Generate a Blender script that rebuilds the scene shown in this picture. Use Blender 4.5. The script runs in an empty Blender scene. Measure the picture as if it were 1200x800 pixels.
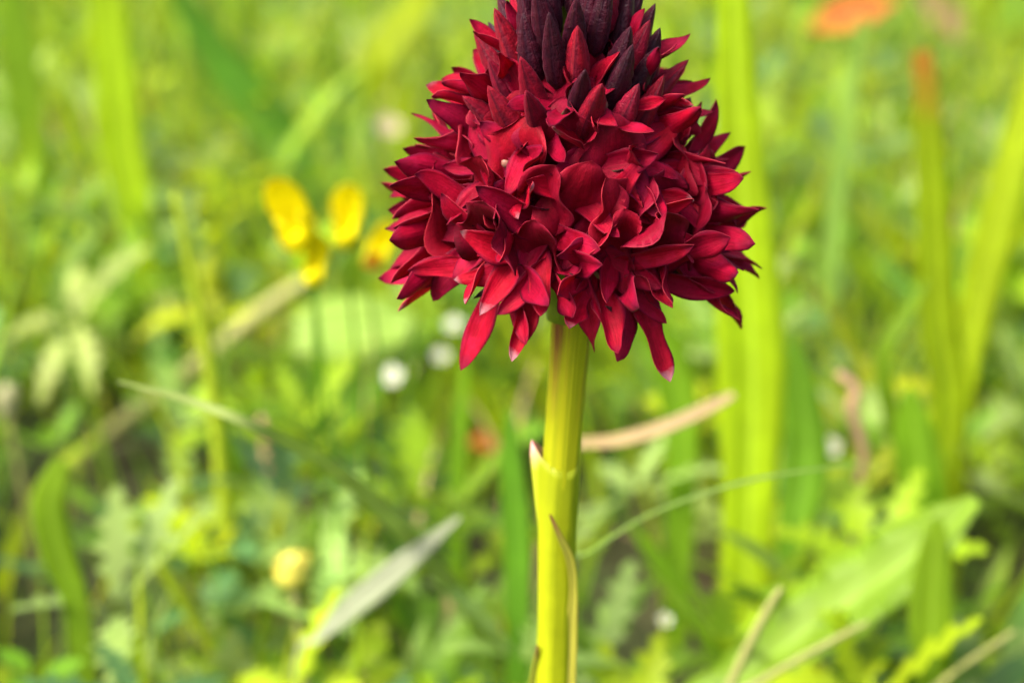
import bpy, math, random
import numpy as np
from mathutils import Vector, Matrix

R = math.radians
U = 0.01                      # everything below is laid out in centimetres
rnd = random.Random(11)
scene = bpy.context.scene
COL = scene.collection

# ------------------------------------------------------------------ camera
PITCH = R(20.0)
HFOV = R(30.0)
DIST = 12.6                   # camera to stem axis, cm
HEADZ = 9.5                   # height of the flower head's middle, cm
F = 600.0 / math.tan(HFOV / 2)        # focal length in photo pixels
S0 = DIST / F                         # cm per photo pixel at the stem axis
FW = Vector((0, math.cos(PITCH), -math.sin(PITCH)))
UPV = Vector((0, math.sin(PITCH), math.cos(PITCH)))
RT = Vector((1, 0, 0))
CAM = Vector((0, 0, HEADZ)) - FW * DIST - RT * (68 * S0) - UPV * (170 * S0)
cd = bpy.data.cameras.new('camera')
cd.sensor_width = 36
cd.lens = 18 / math.tan(HFOV / 2)
cd.clip_start = 0.002
cd.clip_end = 500
cd.dof.use_dof = True
cd.dof.focus_distance = (DIST - 0.75) * U
APERTURE = 0.0024             # entrance pupil, metres
cd.dof.aperture_fstop = cd.lens * 0.001 / APERTURE
cam = bpy.data.objects.new('camera', cd)
COL.objects.link(cam)
cam.matrix_world = Matrix((
    (RT.x, UPV.x, -FW.x, CAM.x * U),
    (RT.y, UPV.y, -FW.y, CAM.y * U),
    (RT.z, UPV.z, -FW.z, CAM.z * U),
    (0, 0, 0, 1)))
scene.camera = cam

# ------------------------------------------------------------------ sky and sun
SUN_EL, SUN_AZ = R(50), R(-122)        # azimuth from +Y (view direction), negative = left
sun_dir = Vector((math.sin(SUN_AZ) * math.cos(SUN_EL), math.cos(SUN_AZ) * math.cos(SUN_EL), math.sin(SUN_EL)))
world = bpy.data.worlds.new('World')
scene.world = world
world.use_nodes = True
wn = world.node_tree.nodes
bg = wn['Background']
sky = wn.new('ShaderNodeTexSky')
sky.sky_type = 'NISHITA'
sky.sun_disc = False
sky.sun_elevation = SUN_EL
sky.sun_rotation = SUN_AZ
sky.dust_density = 8.0
sky.air_density = 1.0
world.node_tree.links.new(sky.outputs[0], bg.inputs[0])
bg.inputs[1].default_value = 0.15
sl = bpy.data.lights.new('sun', 'SUN')
sl.energy = 1.9
sl.angle = R(24)
sl.color = (1.0, 0.90, 0.70)
so = bpy.data.objects.new('sun', sl)
COL.objects.link(so)
so.rotation_euler = sun_dir.to_track_quat('Z', 'Y').to_euler()
scene.view_settings.view_transform = 'Standard'
scene.view_settings.look = 'None'
scene.view_settings.gamma = 1
scene.view_settings.exposure = 1.8
scene.cycles.max_bounces = 10
scene.cycles.use_denoising = True

# ------------------------------------------------------------------ pixel helpers (photo pixels, 1200 x 800)
def ray(px, py):
    return FW + RT * ((px - 600) / F) - UPV * ((py - 400) / F)      # unit depth along the view axis
def P(px, py, depth):
    return CAM + ray(px, py) * depth
def depth_at(px, py, h):                                            # depth where the pixel meets height h
    d = ray(px, py)
    return (h - CAM.z) / d.z
def on_axis_plane(px, py, y=0.0):                                   # point on the upright plane Y = y
    d = ray(px, py)
    return CAM + d * ((y - CAM.y) / d.y)

# ------------------------------------------------------------------ object helpers
def mesh_obj(name, verts, faces, mat, parent=None, uv=None, col=None, smooth=True, mats=None, mi=None, world_m=None):
    """verts in cm, in the frame world_m (or world). uv per vertex, col per vertex."""
    me = bpy.data.meshes.new(name)
    me.from_pydata([(v[0] * U, v[1] * U, v[2] * U) for v in verts], [], faces)
    for m in (mats or [mat]):
        me.materials.append(m)
    if mi is not None:
        me.polygons.foreach_set('material_index', mi)
    if uv is not None:
        l = me.uv_layers.new(name='UVMap')
        vi = np.empty(len(me.loops), dtype=np.int32)
        me.loops.foreach_get('vertex_index', vi)
        l.data.foreach_set('uv', np.asarray(uv, dtype=np.float32)[vi].ravel())
    if col is not None:
        a = me.color_attributes.new('col', 'FLOAT_COLOR', 'POINT')
        a.data.foreach_set('color', np.asarray(col, dtype=np.float32).ravel())
    if smooth:
        me.polygons.foreach_set('use_smooth', [True] * len(me.polygons))
    return link(name, me, parent, world_m)

WM = {}
def link(name, data, parent=None, world_m=None):
    o = bpy.data.objects.new(name, data)
    COL.objects.link(o)
    m = Matrix(world_m) if world_m is not None else Matrix.Identity(4)
    m.translation = m.translation * U
    WM[o] = m
    if parent is not None:
        o.parent = parent
        o.matrix_basis = WM[parent].inverted() @ m
    else:
        o.matrix_basis = m
    return o

def thing(name, label, cat, loc, group=None):
    o = link(name, None, None, Matrix.Translation(loc))
    o.empty_display_size = 0.005
    return tag(o, label, cat, group)

def tag(o, label, cat, group=None):
    o['label'] = label
    o['category'] = cat
    if group:
        o['group'] = group
    return o

# ------------------------------------------------------------------ materials
class NT:
    def __init__(self, name):
        self.m = bpy.data.materials.new(name)
        self.m.use_nodes = True
        self.t = self.m.node_tree
        self.t.nodes.clear()
    def n(self, typ, **kw):
        x = self.t.nodes.new(typ)
        for k, v in kw.items():
            setattr(x, k, v)
        return x
    def l(self, a, b):
        self.t.links.new(a, b)
    def val(self, sock, v):
        if hasattr(v, 'bl_idname') or isinstance(v, bpy.types.NodeSocket):
            self.l(v, sock)
        else:
            sock.default_value = v
    def math(self, op, a, b=0.0, clamp=False):
        x = self.n('ShaderNodeMath', operation=op, use_clamp=clamp)
        self.val(x.inputs[0], a)
        self.val(x.inputs[1], b)
        return x.outputs[0]
    def mix(self, f, a, b, blend='MIX'):
        x = self.n('ShaderNodeMix', data_type='RGBA', blend_type=blend)
        self.val(x.inputs[0], f)
        self.val(x.inputs[6], (*a, 1) if isinstance(a, tuple) and len(a) == 3 else a)
        self.val(x.inputs[7], (*b, 1) if isinstance(b, tuple) and len(b) == 3 else b)
        return x.outputs[2]
    def noise(self, vec, scale, detail=3, rough=0.55):
        x = self.n('ShaderNodeTexNoise')
        if vec is not None:
            self.l(vec, x.inputs['Vector'])
        x.inputs['Scale'].default_value = scale
        x.inputs['Detail'].default_value = detail
        x.inputs['Roughness'].default_value = rough
        return x.outputs[0]
    def ramp(self, f, *stops):
        x = self.n('ShaderNodeValToRGB')
        self.l(f, x.inputs[0])
        e = x.color_ramp.elements
        while len(e) < len(stops):
            e.new(0.5)
        for i, (p, c) in enumerate(stops):
            e[i].position = p
            e[i].color = (*c, 1) if not isinstance(c, float) else (c, c, c, 1)
        return x.outputs[0]
    def bump(self, h, strength, dist):
        x = self.n('ShaderNodeBump')
        x.inputs['Strength'].default_value = strength
        x.inputs['Distance'].default_value = dist
        self.l(h, x.inputs['Height'])
        return x.outputs[0]
    def out(self, s):
        o = self.n('ShaderNodeOutputMaterial')
        self.l(s, o.inputs[0])
        return self.m
    def uv(self, su, sv):
        t = self.n('ShaderNodeTexCoord')
        m = self.n('ShaderNodeMapping')
        self.l(t.outputs['UV'], m.inputs[0])
        m.inputs['Scale'].default_value = (su, sv, 1)
        return t.outputs['UV'], m.outputs[0]

def hsv_shift(t, col, f, dv=0.25, dh=0.02):
    x = t.n('ShaderNodeHueSaturation')
    t.l(col, x.inputs['Color'])
    t.l(t.math('ADD', t.math('MULTIPLY', f, 2 * dv), 1 - dv), x.inputs['Value'])
    t.l(t.math('ADD', t.math('MULTIPLY', f, 2 * dh), 0.5 - dh), x.inputs['Hue'])
    return x.outputs[0]

def leaf_shader(t, col, tcol, trans=0.4, rough=0.45, normal=None, spec=0.22):
    b = t.n('ShaderNodeBsdfPrincipled')
    t.val(b.inputs['Base Color'], col)
    b.inputs['Roughness'].default_value = rough
    b.inputs['Specular IOR Level'].default_value = spec
    tr = t.n('ShaderNodeBsdfTranslucent')
    t.val(tr.inputs['Color'], tcol)
    if normal:
        t.l(normal, b.inputs['Normal'])
        t.l(normal, tr.inputs['Normal'])
    mx = t.n('ShaderNodeMixShader')
    mx.inputs[0].default_value = trans
    t.l(b.outputs[0], mx.inputs[1])
    t.l(tr.outputs[0], mx.inputs[2])
    return t.out(mx.outputs[0])

def leaf_mat(name, col, dark=None, trans=0.4, tip=None, rough=0.45, veins=8):
    """leaf with length-wise veins; col/dark pigment, optional dry tip colour (UV u = 0 base .. 1 tip)"""
    t = NT(name)
    dark = dark or tuple(c * 0.6 for c in col)
    uv, st = t.uv(2.0, veins)
    vein = t.noise(st, 1.0, 3)
    tc = t.n('ShaderNodeTexCoord')
    spots = t.noise(tc.outputs['Object'], 220, 4)
    c = t.mix(t.ramp(vein, (0.3, 0.0), (0.7, 1.0)), dark, col)
    c = t.mix(t.math('MULTIPLY', t.ramp(spots, (0.45, 0.0), (0.75, 1.0)), 0.35), c, tuple(min(1, x * 1.5) for x in col))
    patch = t.noise(tc.outputs['Object'], 45, 4)
    c = t.mix(t.ramp(patch, (0.45, 0.0), (0.75, 0.6)), c, tuple(x * 0.55 for x in col))
    sv = t.n('ShaderNodeSeparateXYZ')
    t.l(uv, sv.inputs[0])
    rib = t.ramp(t.math('ABSOLUTE', t.math('SUBTRACT', sv.outputs[1], 0.5)), (0.02, 0.55), (0.07, 0.0))
    c = t.mix(rib, c, tuple(min(1, x * 1.35 + 0.03) for x in col))
    if tip:
        sx = t.n('ShaderNodeSeparateXYZ')
        t.l(uv, sx.inputs[0])
        f = t.math('ADD', sx.outputs[0], t.math('MULTIPLY', t.math('SUBTRACT', spots, 0.5), 0.25))
        c = t.mix(t.ramp(f, (0.8, 0.0), (0.97, 1.0)), c, tip)
    oi = t.n('ShaderNodeObjectInfo')
    c = hsv_shift(t, c, oi.outputs['Random'], 0.12, 0.01)
    g = t.n('ShaderNodeHueSaturation')
    t.l(c, g.inputs['Color'])
    g.inputs['Value'].default_value = 1.5
    return leaf_shader(t, c, g.outputs[0], trans, rough, t.bump(vein, 0.3, 0.0003))

def meadow_mat(name, trans=0.42, rough=0.45):
    t = NT(name)
    a = t.n('ShaderNodeVertexColor', layer_name='col')
    tc = t.n('ShaderNodeTexCoord')
    nz = t.noise(tc.outputs['Object'], 160, 3)
    c = t.mix(t.ramp(nz, (0.3, 0.0), (0.75, 1.0)), a.outputs[0], a.outputs[0])
    h = hsv_shift(t, c, nz, 0.3, 0.01)
    g = t.n('ShaderNodeHueSaturation')
    t.l(h, g.inputs['Color'])
    g.inputs['Value'].default_value = 1.5
    g.inputs['Hue'].default_value = 0.49
    return leaf_shader(t, h, g.outputs[0], trans, rough)

def petal_mat(name, base, deep, light, edge, trans=0.25, rough=0.5, tipwhite=0.0, sheen=0.015, bumpd=0.00012, spec=0.07):
    t = NT(name)
    uv, st = t.uv(1.6, 11)
    vein = t.noise(st, 1.0, 4, 0.6)
    tc = t.n('ShaderNodeTexCoord')
    oi = t.n('ShaderNodeObjectInfo')
    off = t.n('ShaderNodeVectorMath', operation='ADD')
    t.l(tc.outputs['Object'], off.inputs[0])
    cmb = t.n('ShaderNodeCombineXYZ')
    t.l(oi.outputs['Random'], cmb.inputs[0])
    t.l(oi.outputs['Random'], cmb.inputs[1])
    t.l(cmb.outputs[0], off.inputs[1])
    blot = t.noise(off.outputs[0], 420, 4, 0.6)
    pap = t.noise(off.outputs[0], 5200, 2, 0.6)
    grain = t.noise(off.outputs[0], 1700, 4, 0.7)
    c = t.mix(t.ramp(t.math('ADD', t.math('MULTIPLY', vein, 0.55), t.math('MULTIPLY', grain, 0.45)), (0.40, 0.0), (0.60, 1.0)), deep, base)
    c = t.mix(t.math('MULTIPLY', t.ramp(blot, (0.50, 0.0), (0.80, 1.0)), 0.5), c, light)
    c = t.mix(t.ramp(grain, (0.66, 0.0), (0.78, 0.5)), c, light)
    sx = t.n('ShaderNodeSeparateXYZ')
    t.l(uv, sx.inputs[0])
    av = t.math('MULTIPLY', t.math('ABSOLUTE', t.math('SUBTRACT', sx.outputs[1], 0.5)), 2.0)
    wob = t.math('MULTIPLY', t.math('SUBTRACT', blot, 0.5), 0.25)
    e = t.ramp(t.math('ADD', av, wob), (0.78, 0.0), (1.0, 0.85))
    tipf = t.ramp(t.math('ADD', sx.outputs[0], wob), (0.84, 0.0), (1.0, 0.9))
    c = t.mix(t.math('MAXIMUM', e, tipf), c, edge)
    c = hsv_shift(t, c, oi.outputs['Random'], 0.22, 0.004)
    if tipwhite:
        k = t.ramp(oi.outputs['Random'], (0.86, 0.0), (0.9, 1.0))
        s = t.ramp(t.math('ADD', sx.outputs[0], t.math('MULTIPLY', wob, 2.6)), (0.88, 0.0), (0.97, 1.0))
        c = t.mix(t.math('MULTIPLY', t.math('MULTIPLY', k, s), tipwhite), c, (0.62, 0.40, 0.46))
    b = t.n('ShaderNodeBsdfPrincipled')
    t.l(c, b.inputs['Base Color'])
    t.l(t.math('ADD', t.math('MULTIPLY', blot, 0.3), rough - 0.15), b.inputs['Roughness'])
    b.inputs['Specular IOR Level'].default_value = spec
    b.inputs['Sheen Weight'].default_value = sheen
    b.inputs['Sheen Roughness'].default_value = 0.4
    b.inputs['Sheen Tint'].default_value = (0.95, 0.45, 0.6, 1)
    hgt = t.math('ADD', t.math('MULTIPLY', vein, 1.0), t.math('ADD', t.math('MULTIPLY', pap, 0.3), t.math('MULTIPLY', grain, 0.8)))
    nrm = t.bump(hgt, 0.55, bumpd)
    t.l(nrm, b.inputs['Normal'])
    tr = t.n('ShaderNodeBsdfTranslucent')
    g = t.n('ShaderNodeHueSaturation')
    t.l(c, g.inputs['Color'])
    g.inputs['Value'].default_value = 1.6
    t.l(g.outputs[0], tr.inputs['Color'])
    t.l(nrm, tr.inputs['Normal'])
    mx = t.n('ShaderNodeMixShader')
    mx.inputs[0].default_value = trans
    t.l(b.outputs[0], mx.inputs[1])
    t.l(tr.outputs[0], mx.inputs[2])
    return t.out(mx.outputs[0])

def plain_mat(name, col, rough=0.5, var=0.25, scale=500, trans=0.0):
    t = NT(name)
    tc = t.n('ShaderNodeTexCoord')
    nz = t.noise(tc.outputs['Object'], scale, 4)
    c = t.mix(nz, tuple(x * (1 - var) for x in col), tuple(min(1, x * (1 + var)) for x in col))
    return leaf_shader(t, c, c, trans, rough, t.bump(nz, 0.3, 0.0001))

M = {}
M['tepal'] = petal_mat('crimson_tepal', (0.31, 0.002, 0.024), (0.19, 0.0015, 0.014), (0.44, 0.014, 0.085), (0.09, 0.003, 0.020), 0.36, 0.55, 0.3)
M['lip'] = petal_mat('crimson_lip', (0.19, 0.0016, 0.014), (0.115, 0.0012, 0.009), (0.28, 0.006, 0.038), (0.22, 0.006, 0.026), 0.25, 0.55)
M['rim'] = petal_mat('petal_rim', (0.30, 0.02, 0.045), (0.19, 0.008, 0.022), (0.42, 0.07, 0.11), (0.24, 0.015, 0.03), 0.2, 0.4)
M['bud'] = petal_mat('purple_black_bud', (0.040, 0.002, 0.009), (0.014, 0.002, 0.008), (0.10, 0.004, 0.016), (0.02, 0.003, 0.011), 0.08, 0.42, 0, 0.04, 0.0004, 0.16)
M['budred'] = petal_mat('dark_red_bud', (0.20, 0.003, 0.016), (0.07, 0.002, 0.010), (0.34, 0.008, 0.04), (0.05, 0.003, 0.012), 0.15, 0.45, 0, 0.04, 0.0003, 0.12)
M['bract'] = leaf_mat('purple_green_bract', (0.06, 0.07, 0.03), (0.05, 0.02, 0.03), 0.2, (0.04, 0.012, 0.02))
M['ovary'] = plain_mat('ovary_green_purple', (0.16, 0.11, 0.05), 0.5)
M['column'] = plain_mat('pale_column', (0.20, 0.09, 0.07), 0.4)
M['rachis'] = leaf_mat('rachis_green', (0.18, 0.26, 0.02), None, 0.1)

def stem_mat():
    t = NT('ribbed_stem_green')
    uv, st = t.uv(1.2, 16)
    vein = t.noise(st, 1.0, 4, 0.6)
    c = t.mix(t.ramp(vein, (0.35, 0.0), (0.65, 1.0)), (0.25, 0.29, 0.006), (0.37, 0.38, 0.008))
    sx = t.n('ShaderNodeSeparateXYZ')
    t.l(uv, sx.inputs[0])
    uv2, st2 = t.uv(0.9, 9)
    streak = t.ramp(t.noise(st2, 1.0, 4, 0.6), (0.50, 0.0), (0.56, 1.0))
    topf = t.ramp(sx.outputs[0], (0.72, 0.0), (0.88, 0.9))
    c = t.mix(t.math('MULTIPLY', streak, topf), c, (0.16, 0.025, 0.02))
    return leaf_shader(t, c, t.mix(0.5, c, (0.6, 0.62, 0.02)), 0.18, 0.42, t.bump(vein, 0.5, 0.0004))
M['stem'] = stem_mat()
M['sheath'] = leaf_mat('sheath_yellow_green', (0.30, 0.32, 0.006), (0.20, 0.235, 0.005), 0.22, (0.52, 0.25, 0.27), veins=9)
M['bractleaf'] = leaf_mat('sheath_leaf_brown_tip', (0.36, 0.36, 0.05), (0.30, 0.31, 0.035), 0.3, (0.22, 0.09, 0.05), veins=8)

# ------------------------------------------------------------------ ground
def ground():
    t = NT('meadow_soil')
    tc = t.n('ShaderNodeTexCoord')
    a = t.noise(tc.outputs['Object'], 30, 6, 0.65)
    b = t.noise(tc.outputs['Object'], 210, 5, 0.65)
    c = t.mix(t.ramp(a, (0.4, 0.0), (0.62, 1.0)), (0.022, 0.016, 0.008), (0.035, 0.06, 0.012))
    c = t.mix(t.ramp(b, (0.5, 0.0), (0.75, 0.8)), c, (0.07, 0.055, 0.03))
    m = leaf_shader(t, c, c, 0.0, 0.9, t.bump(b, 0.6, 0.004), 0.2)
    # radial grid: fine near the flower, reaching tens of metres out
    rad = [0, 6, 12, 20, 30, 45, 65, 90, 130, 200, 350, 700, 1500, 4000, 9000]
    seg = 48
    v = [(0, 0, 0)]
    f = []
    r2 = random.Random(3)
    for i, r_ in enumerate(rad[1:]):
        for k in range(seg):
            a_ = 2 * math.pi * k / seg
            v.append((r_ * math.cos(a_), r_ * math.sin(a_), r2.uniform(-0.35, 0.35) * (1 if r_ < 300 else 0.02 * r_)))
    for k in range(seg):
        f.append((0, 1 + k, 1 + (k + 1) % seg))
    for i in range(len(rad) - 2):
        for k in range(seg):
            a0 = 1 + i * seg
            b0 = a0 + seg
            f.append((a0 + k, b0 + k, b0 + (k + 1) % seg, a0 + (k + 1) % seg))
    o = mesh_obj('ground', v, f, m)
    o['kind'] = 'structure'
ground()

# ------------------------------------------------------------------ meadow stuff (vectorised)
PAL = {
    'yellow': (0.25, 0.32, 0.006), 'lime': (0.18, 0.29, 0.007), 'mid': (0.10, 0.20, 0.010),
    'deep': (0.05, 0.125, 0.014), 'blue': (0.075, 0.16, 0.05), 'pale': (0.20, 0.29, 0.07),
    'straw': (0.36, 0.27, 0.13), 'brown': (0.16, 0.08, 0.04)}
def palette(rg, n, weights):
    names = list(weights)
    w = np.array([weights[k] for k in names], float)
    idx = rg.choice(len(names), n, p=w / w.sum())
    base = np.array([PAL[k] for k in names])[idx]
    return base * rg.uniform(0.75, 1.3, (n, 1)) * rg.uniform(0.92, 1.08, (n, 3))

# bare shaded hollows between the tufts
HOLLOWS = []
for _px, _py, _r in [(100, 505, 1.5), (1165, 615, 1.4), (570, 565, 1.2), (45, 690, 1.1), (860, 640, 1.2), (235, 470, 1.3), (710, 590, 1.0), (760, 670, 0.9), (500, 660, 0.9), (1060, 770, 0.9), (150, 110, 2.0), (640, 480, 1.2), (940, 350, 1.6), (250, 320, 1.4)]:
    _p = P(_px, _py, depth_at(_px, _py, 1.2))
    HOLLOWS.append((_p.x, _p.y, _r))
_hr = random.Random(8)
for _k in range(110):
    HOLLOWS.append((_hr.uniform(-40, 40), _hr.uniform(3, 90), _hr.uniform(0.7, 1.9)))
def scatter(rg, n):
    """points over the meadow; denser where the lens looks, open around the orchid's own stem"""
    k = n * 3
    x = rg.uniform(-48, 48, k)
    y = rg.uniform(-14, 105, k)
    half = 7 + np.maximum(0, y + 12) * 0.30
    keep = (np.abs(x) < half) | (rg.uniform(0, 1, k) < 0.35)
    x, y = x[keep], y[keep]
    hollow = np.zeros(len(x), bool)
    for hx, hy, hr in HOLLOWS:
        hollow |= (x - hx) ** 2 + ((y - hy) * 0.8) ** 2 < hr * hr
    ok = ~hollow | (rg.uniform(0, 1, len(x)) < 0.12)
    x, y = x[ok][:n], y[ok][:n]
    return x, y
def max_height(x, y):
    """lower growth in front of and just behind the orchid, so it stands clear"""
    return np.clip(2.6 + np.maximum(0, y - 2) * 0.15, 2.6, 5.8)

def blades(name, label, n, seed, lmin, lmax, wmin, wmax, weights, mat, lean=0.7, prof=0.6, seg=6, category='grass', h0=0.0):
    rg = np.random.default_rng(seed)
    x, y = scatter(rg, n)
    n = len(x)
    L = rg.uniform(lmin, lmax, n) * np.minimum(1, max_height(x, y) / lmax * rg.uniform(0.7, 1.4, n))
    W = rg.uniform(wmin, wmax, n)
    az = rg.uniform(0, 2 * np.pi, n)
    e0 = rg.uniform(0.02, 0.5, n)                    # start angle off vertical
    bend = rg.uniform(0.1, 1.6, n) * lean
    roll = rg.uniform(-1.0, 1.0, n)
    colr = palette(rg, n, weights)
    t = np.linspace(0, 1, seg + 1)
    th = e0[:, None] + bend[:, None] * t[None, :] ** 1.5
    ds = (L / seg)[:, None]
    hr = np.cumsum(np.concatenate([np.zeros((n, 1)), np.sin(th[:, :-1]) * ds], 1), 1)
    hz = np.cumsum(np.concatenate([np.zeros((n, 1)), np.cos(th[:, :-1]) * ds], 1), 1)
    cx = x[:, None] + hr * np.cos(az)[:, None]
    cy = y[:, None] + hr * np.sin(az)[:, None]
    cz = h0 - 0.2 + hz
    w = W[:, None] * (np.clip(1 - t, 0, 1) ** prof * (0.55 + 1.3 * t * (1 - t)) + 0.02)[None, :] * 0.5
    sx = -np.sin(az)[:, None] * np.cos(roll)[:, None] * np.ones_like(t)
    sy = np.cos(az)[:, None] * np.cos(roll)[:, None] * np.ones_like(t)
    sz = np.sin(roll)[:, None] * np.ones_like(t)
    V = np.empty((n, seg + 1, 3, 3))
    for j, k in enumerate((-1, 0, 1)):
        V[:, :, j, 0] = cx + sx * w * k
        V[:, :, j, 1] = cy + sy * w * k
        V[:, :, j, 2] = cz + sz * w * k - (0.25 * w if k == 0 else 0)
    C = np.ones((n, seg + 1, 3, 4))
    C[..., :3] = colr[:, None, None, :]
    big_mesh(name, V.reshape(n, -1, 3), C.reshape(n, -1, 4), strip(seg), mat, label, category)

def strip(seg):
    f = []
    for i in range(seg):
        for j in range(2):
            a = i * 3 + j
            f.append((a, a + 1, a + 4, a + 3))
    return np.array(f)

def big_mesh(name, V, C, faces, mat, label, category):
    n, k, _ = V.shape
    Fc = (faces[None] + (np.arange(n) * k)[:, None, None]).reshape(-1, 4)
    me = bpy.data.meshes.new(name)
    me.vertices.add(n * k)
    me.vertices.foreach_set('co', (V.reshape(-1) * U).astype(np.float32))
    me.loops.add(Fc.size)
    me.loops.foreach_set('vertex_index', Fc.ravel().astype(np.int32))
    me.polygons.add(len(Fc))
    me.polygons.foreach_set('loop_start', np.arange(0, Fc.size, 4, dtype=np.int32))
    a = me.color_attributes.new('col', 'FLOAT_COLOR', 'POINT')
    a.data.foreach_set('color', C.reshape(-1).astype(np.float32))
    me.materials.append(mat)
    me.update(calc_edges=True)
    me.polygons.foreach_set('use_smooth', [True] * len(Fc))
    o = link(name, me)
    o['kind'] = 'stuff'
    tag(o, label, category)
    return o

def leaflets(name, label, n_plants, per, seed, lmin, lmax, ratio, hmin, hmax, weights, mat, category, notch=0.0, elev=(0.0, 0.9), lobes=0):
    """rosettes / trifoliate leaves: per leaflets fanned about each stalk top, each an oval fold of faces"""
    rg = np.random.default_rng(seed)
    x, y = scatter(rg, n_plants)
    n = len(x)
    cap = max_height(x, y)
    top = np.minimum(rg.uniform(hmin, hmax, n), cap)
    az0 = rg.uniform(0, 2 * np.pi, n)
    tilt = rg.uniform(-0.5, 0.5, (n, 2))
    col0 = palette(rg, n, weights)
    size0 = rg.uniform(lmin, lmax, n)
    rep = np.repeat
    N = n * per
    az = rep(az0, per) + np.tile(np.arange(per) * 2 * np.pi / per, n) + rg.normal(0, 0.25, N)
    el = rg.uniform(*elev, N)
    L = rep(size0, per) * rg.uniform(0.8, 1.2, N)
    colr = rep(col0, per, axis=0) * rg.uniform(0.85, 1.15, (N, 1))
    seg = 5
    t = np.linspace(0, 1, seg + 1)
    wprof = np.sin(np.pi * np.clip(t * 0.93 + 0.03, 0, 1) ** 0.8)
    if lobes:
        t = np.linspace(0, 1, lobes * 2 + 1)
        seg = lobes * 2
        wprof = np.sin(np.pi * np.clip(t * 0.93 + 0.03, 0, 1)) * np.where(np.arange(seg + 1) % 2 == 0, 0.35, 1.0)
    w = L[:, None] * ratio * 0.5 * wprof[None]
    bend = rg.uniform(-0.3, 1.2, N)
    th = el[:, None] - bend[:, None] * t[None]
    hr = L[:, None] * np.cumsum(np.cos(th), 1) / (seg + 1)
    hz = L[:, None] * np.cumsum(np.sin(th), 1) / (seg + 1)
    dx, dy = np.cos(az)[:, None], np.sin(az)[:, None]
    bx, by, bz = rep(x, per)[:, None], rep(y, per)[:, None], rep(top, per)[:, None]
    tx, ty = rep(tilt[:, 0], per)[:, None], rep(tilt[:, 1], per)[:, None]
    V = np.empty((N, seg + 1, 3, 3))
    fold = rg.uniform(0.1, 0.45, N)[:, None]
    for j, k in enumerate((-1, 0, 1)):
        ox = hr * dx - dy * w * k
        oy = hr * dy + dx * w * k
        V[:, :, j, 0] = bx + ox
        V[:, :, j, 1] = by + oy
        V[:, :, j, 2] = bz + hz + tx * ox + ty * oy + (0 if k == 0 else fold * w)
    C = np.ones((N, seg + 1, 3, 4))
    C[..., :3] = colr[:, None, None, :]
    big_mesh(name, V.reshape(N, -1, 3), C.reshape(N, -1, 4), strip(seg), mat, label, category)

M['meadow'] = meadow_mat('meadow_leaf', 0.45)
M['meadow_dry'] = meadow_mat('meadow_straw', 0.25, 0.6)
def meadow():
    blades('meadow_grass', 'short fine green grass filling the meadow behind the orchid', 23000, 1, 2.0, 7.5, 0.10, 0.30,
           dict(yellow=4, lime=4, mid=3, deep=1, pale=0.5), M['meadow'])
    blades('fine_grass', 'thin upright yellow-green grass stalks rising through the meadow', 6000, 12, 4.0, 9.0, 0.07, 0.16,
           dict(yellow=5, lime=3, pale=1, straw=0.5), M['meadow'], lean=0.8)
    blades('broad_grass', 'broad bent green blades scattered through the meadow floor', 1800, 2, 3.0, 7.5, 0.4, 0.8,
           dict(yellow=3, lime=4, mid=3), M['meadow'], lean=0.9, prof=0.5)
    leaflets('clover_cover', 'low clover leaves covering the ground in small threes', 5200, 3, 3, 0.40, 0.85, 0.66, 0.6, 3.0,
             dict(lime=3, yellow=1, mid=4, deep=3, blue=3, pale=0.5), M['meadow'], 'clover')
    leaflets('herb_cover', 'small lobed green herb leaves spread among the grass', 6500, 5, 4, 0.7, 1.5, 0.40, 0.4, 3.2,
             dict(lime=4, mid=4, blue=2, pale=2, yellow=1), M['meadow'], 'herbs', elev=(0.1, 1.1), lobes=5)
    leaflets('rosette_cover', 'flat rosettes of narrow dark leaves close to the soil', 1200, 6, 5, 1.0, 2.0, 0.26, 0.2, 1.4,
             dict(mid=4, deep=3, blue=2, lime=2), M['meadow'], 'rosettes', elev=(0.1, 0.9))
    blades('straw_litter', 'thin dry tan straw lying loose between the green leaves', 1800, 6, 2.5, 7.0, 0.08, 0.2,
           dict(straw=4, brown=1, pale=2), M['meadow_dry'], lean=1.3)
meadow()

# ------------------------------------------------------------------ ribbons and tubes for single plants
def smooth_path(pts, n):
    """Catmull-Rom through (Vector, width) pairs"""
    out = []
    m = len(pts)
    for k in range(n + 1):
        s = k / n * (m - 1)
        i = min(int(s), m - 2)
        f = s - i
        def g(j):
            j = max(0, min(m - 1, j))
            return pts[j]
        p0, p1, p2, p3 = g(i - 1), g(i), g(i + 1), g(i + 2)
        def cr(a, b, c, d):
            return 0.5 * ((2 * b) + (c - a) * f + (2 * a - 5 * b + 4 * c - d) * f * f + (3 * b - a - 3 * c + d) * f * f * f)
        out.append((cr(p0[0], p1[0], p2[0], p3[0]), max(0.003, cr(p0[1], p1[1], p2[1], p3[1]))))
    return out

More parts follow.
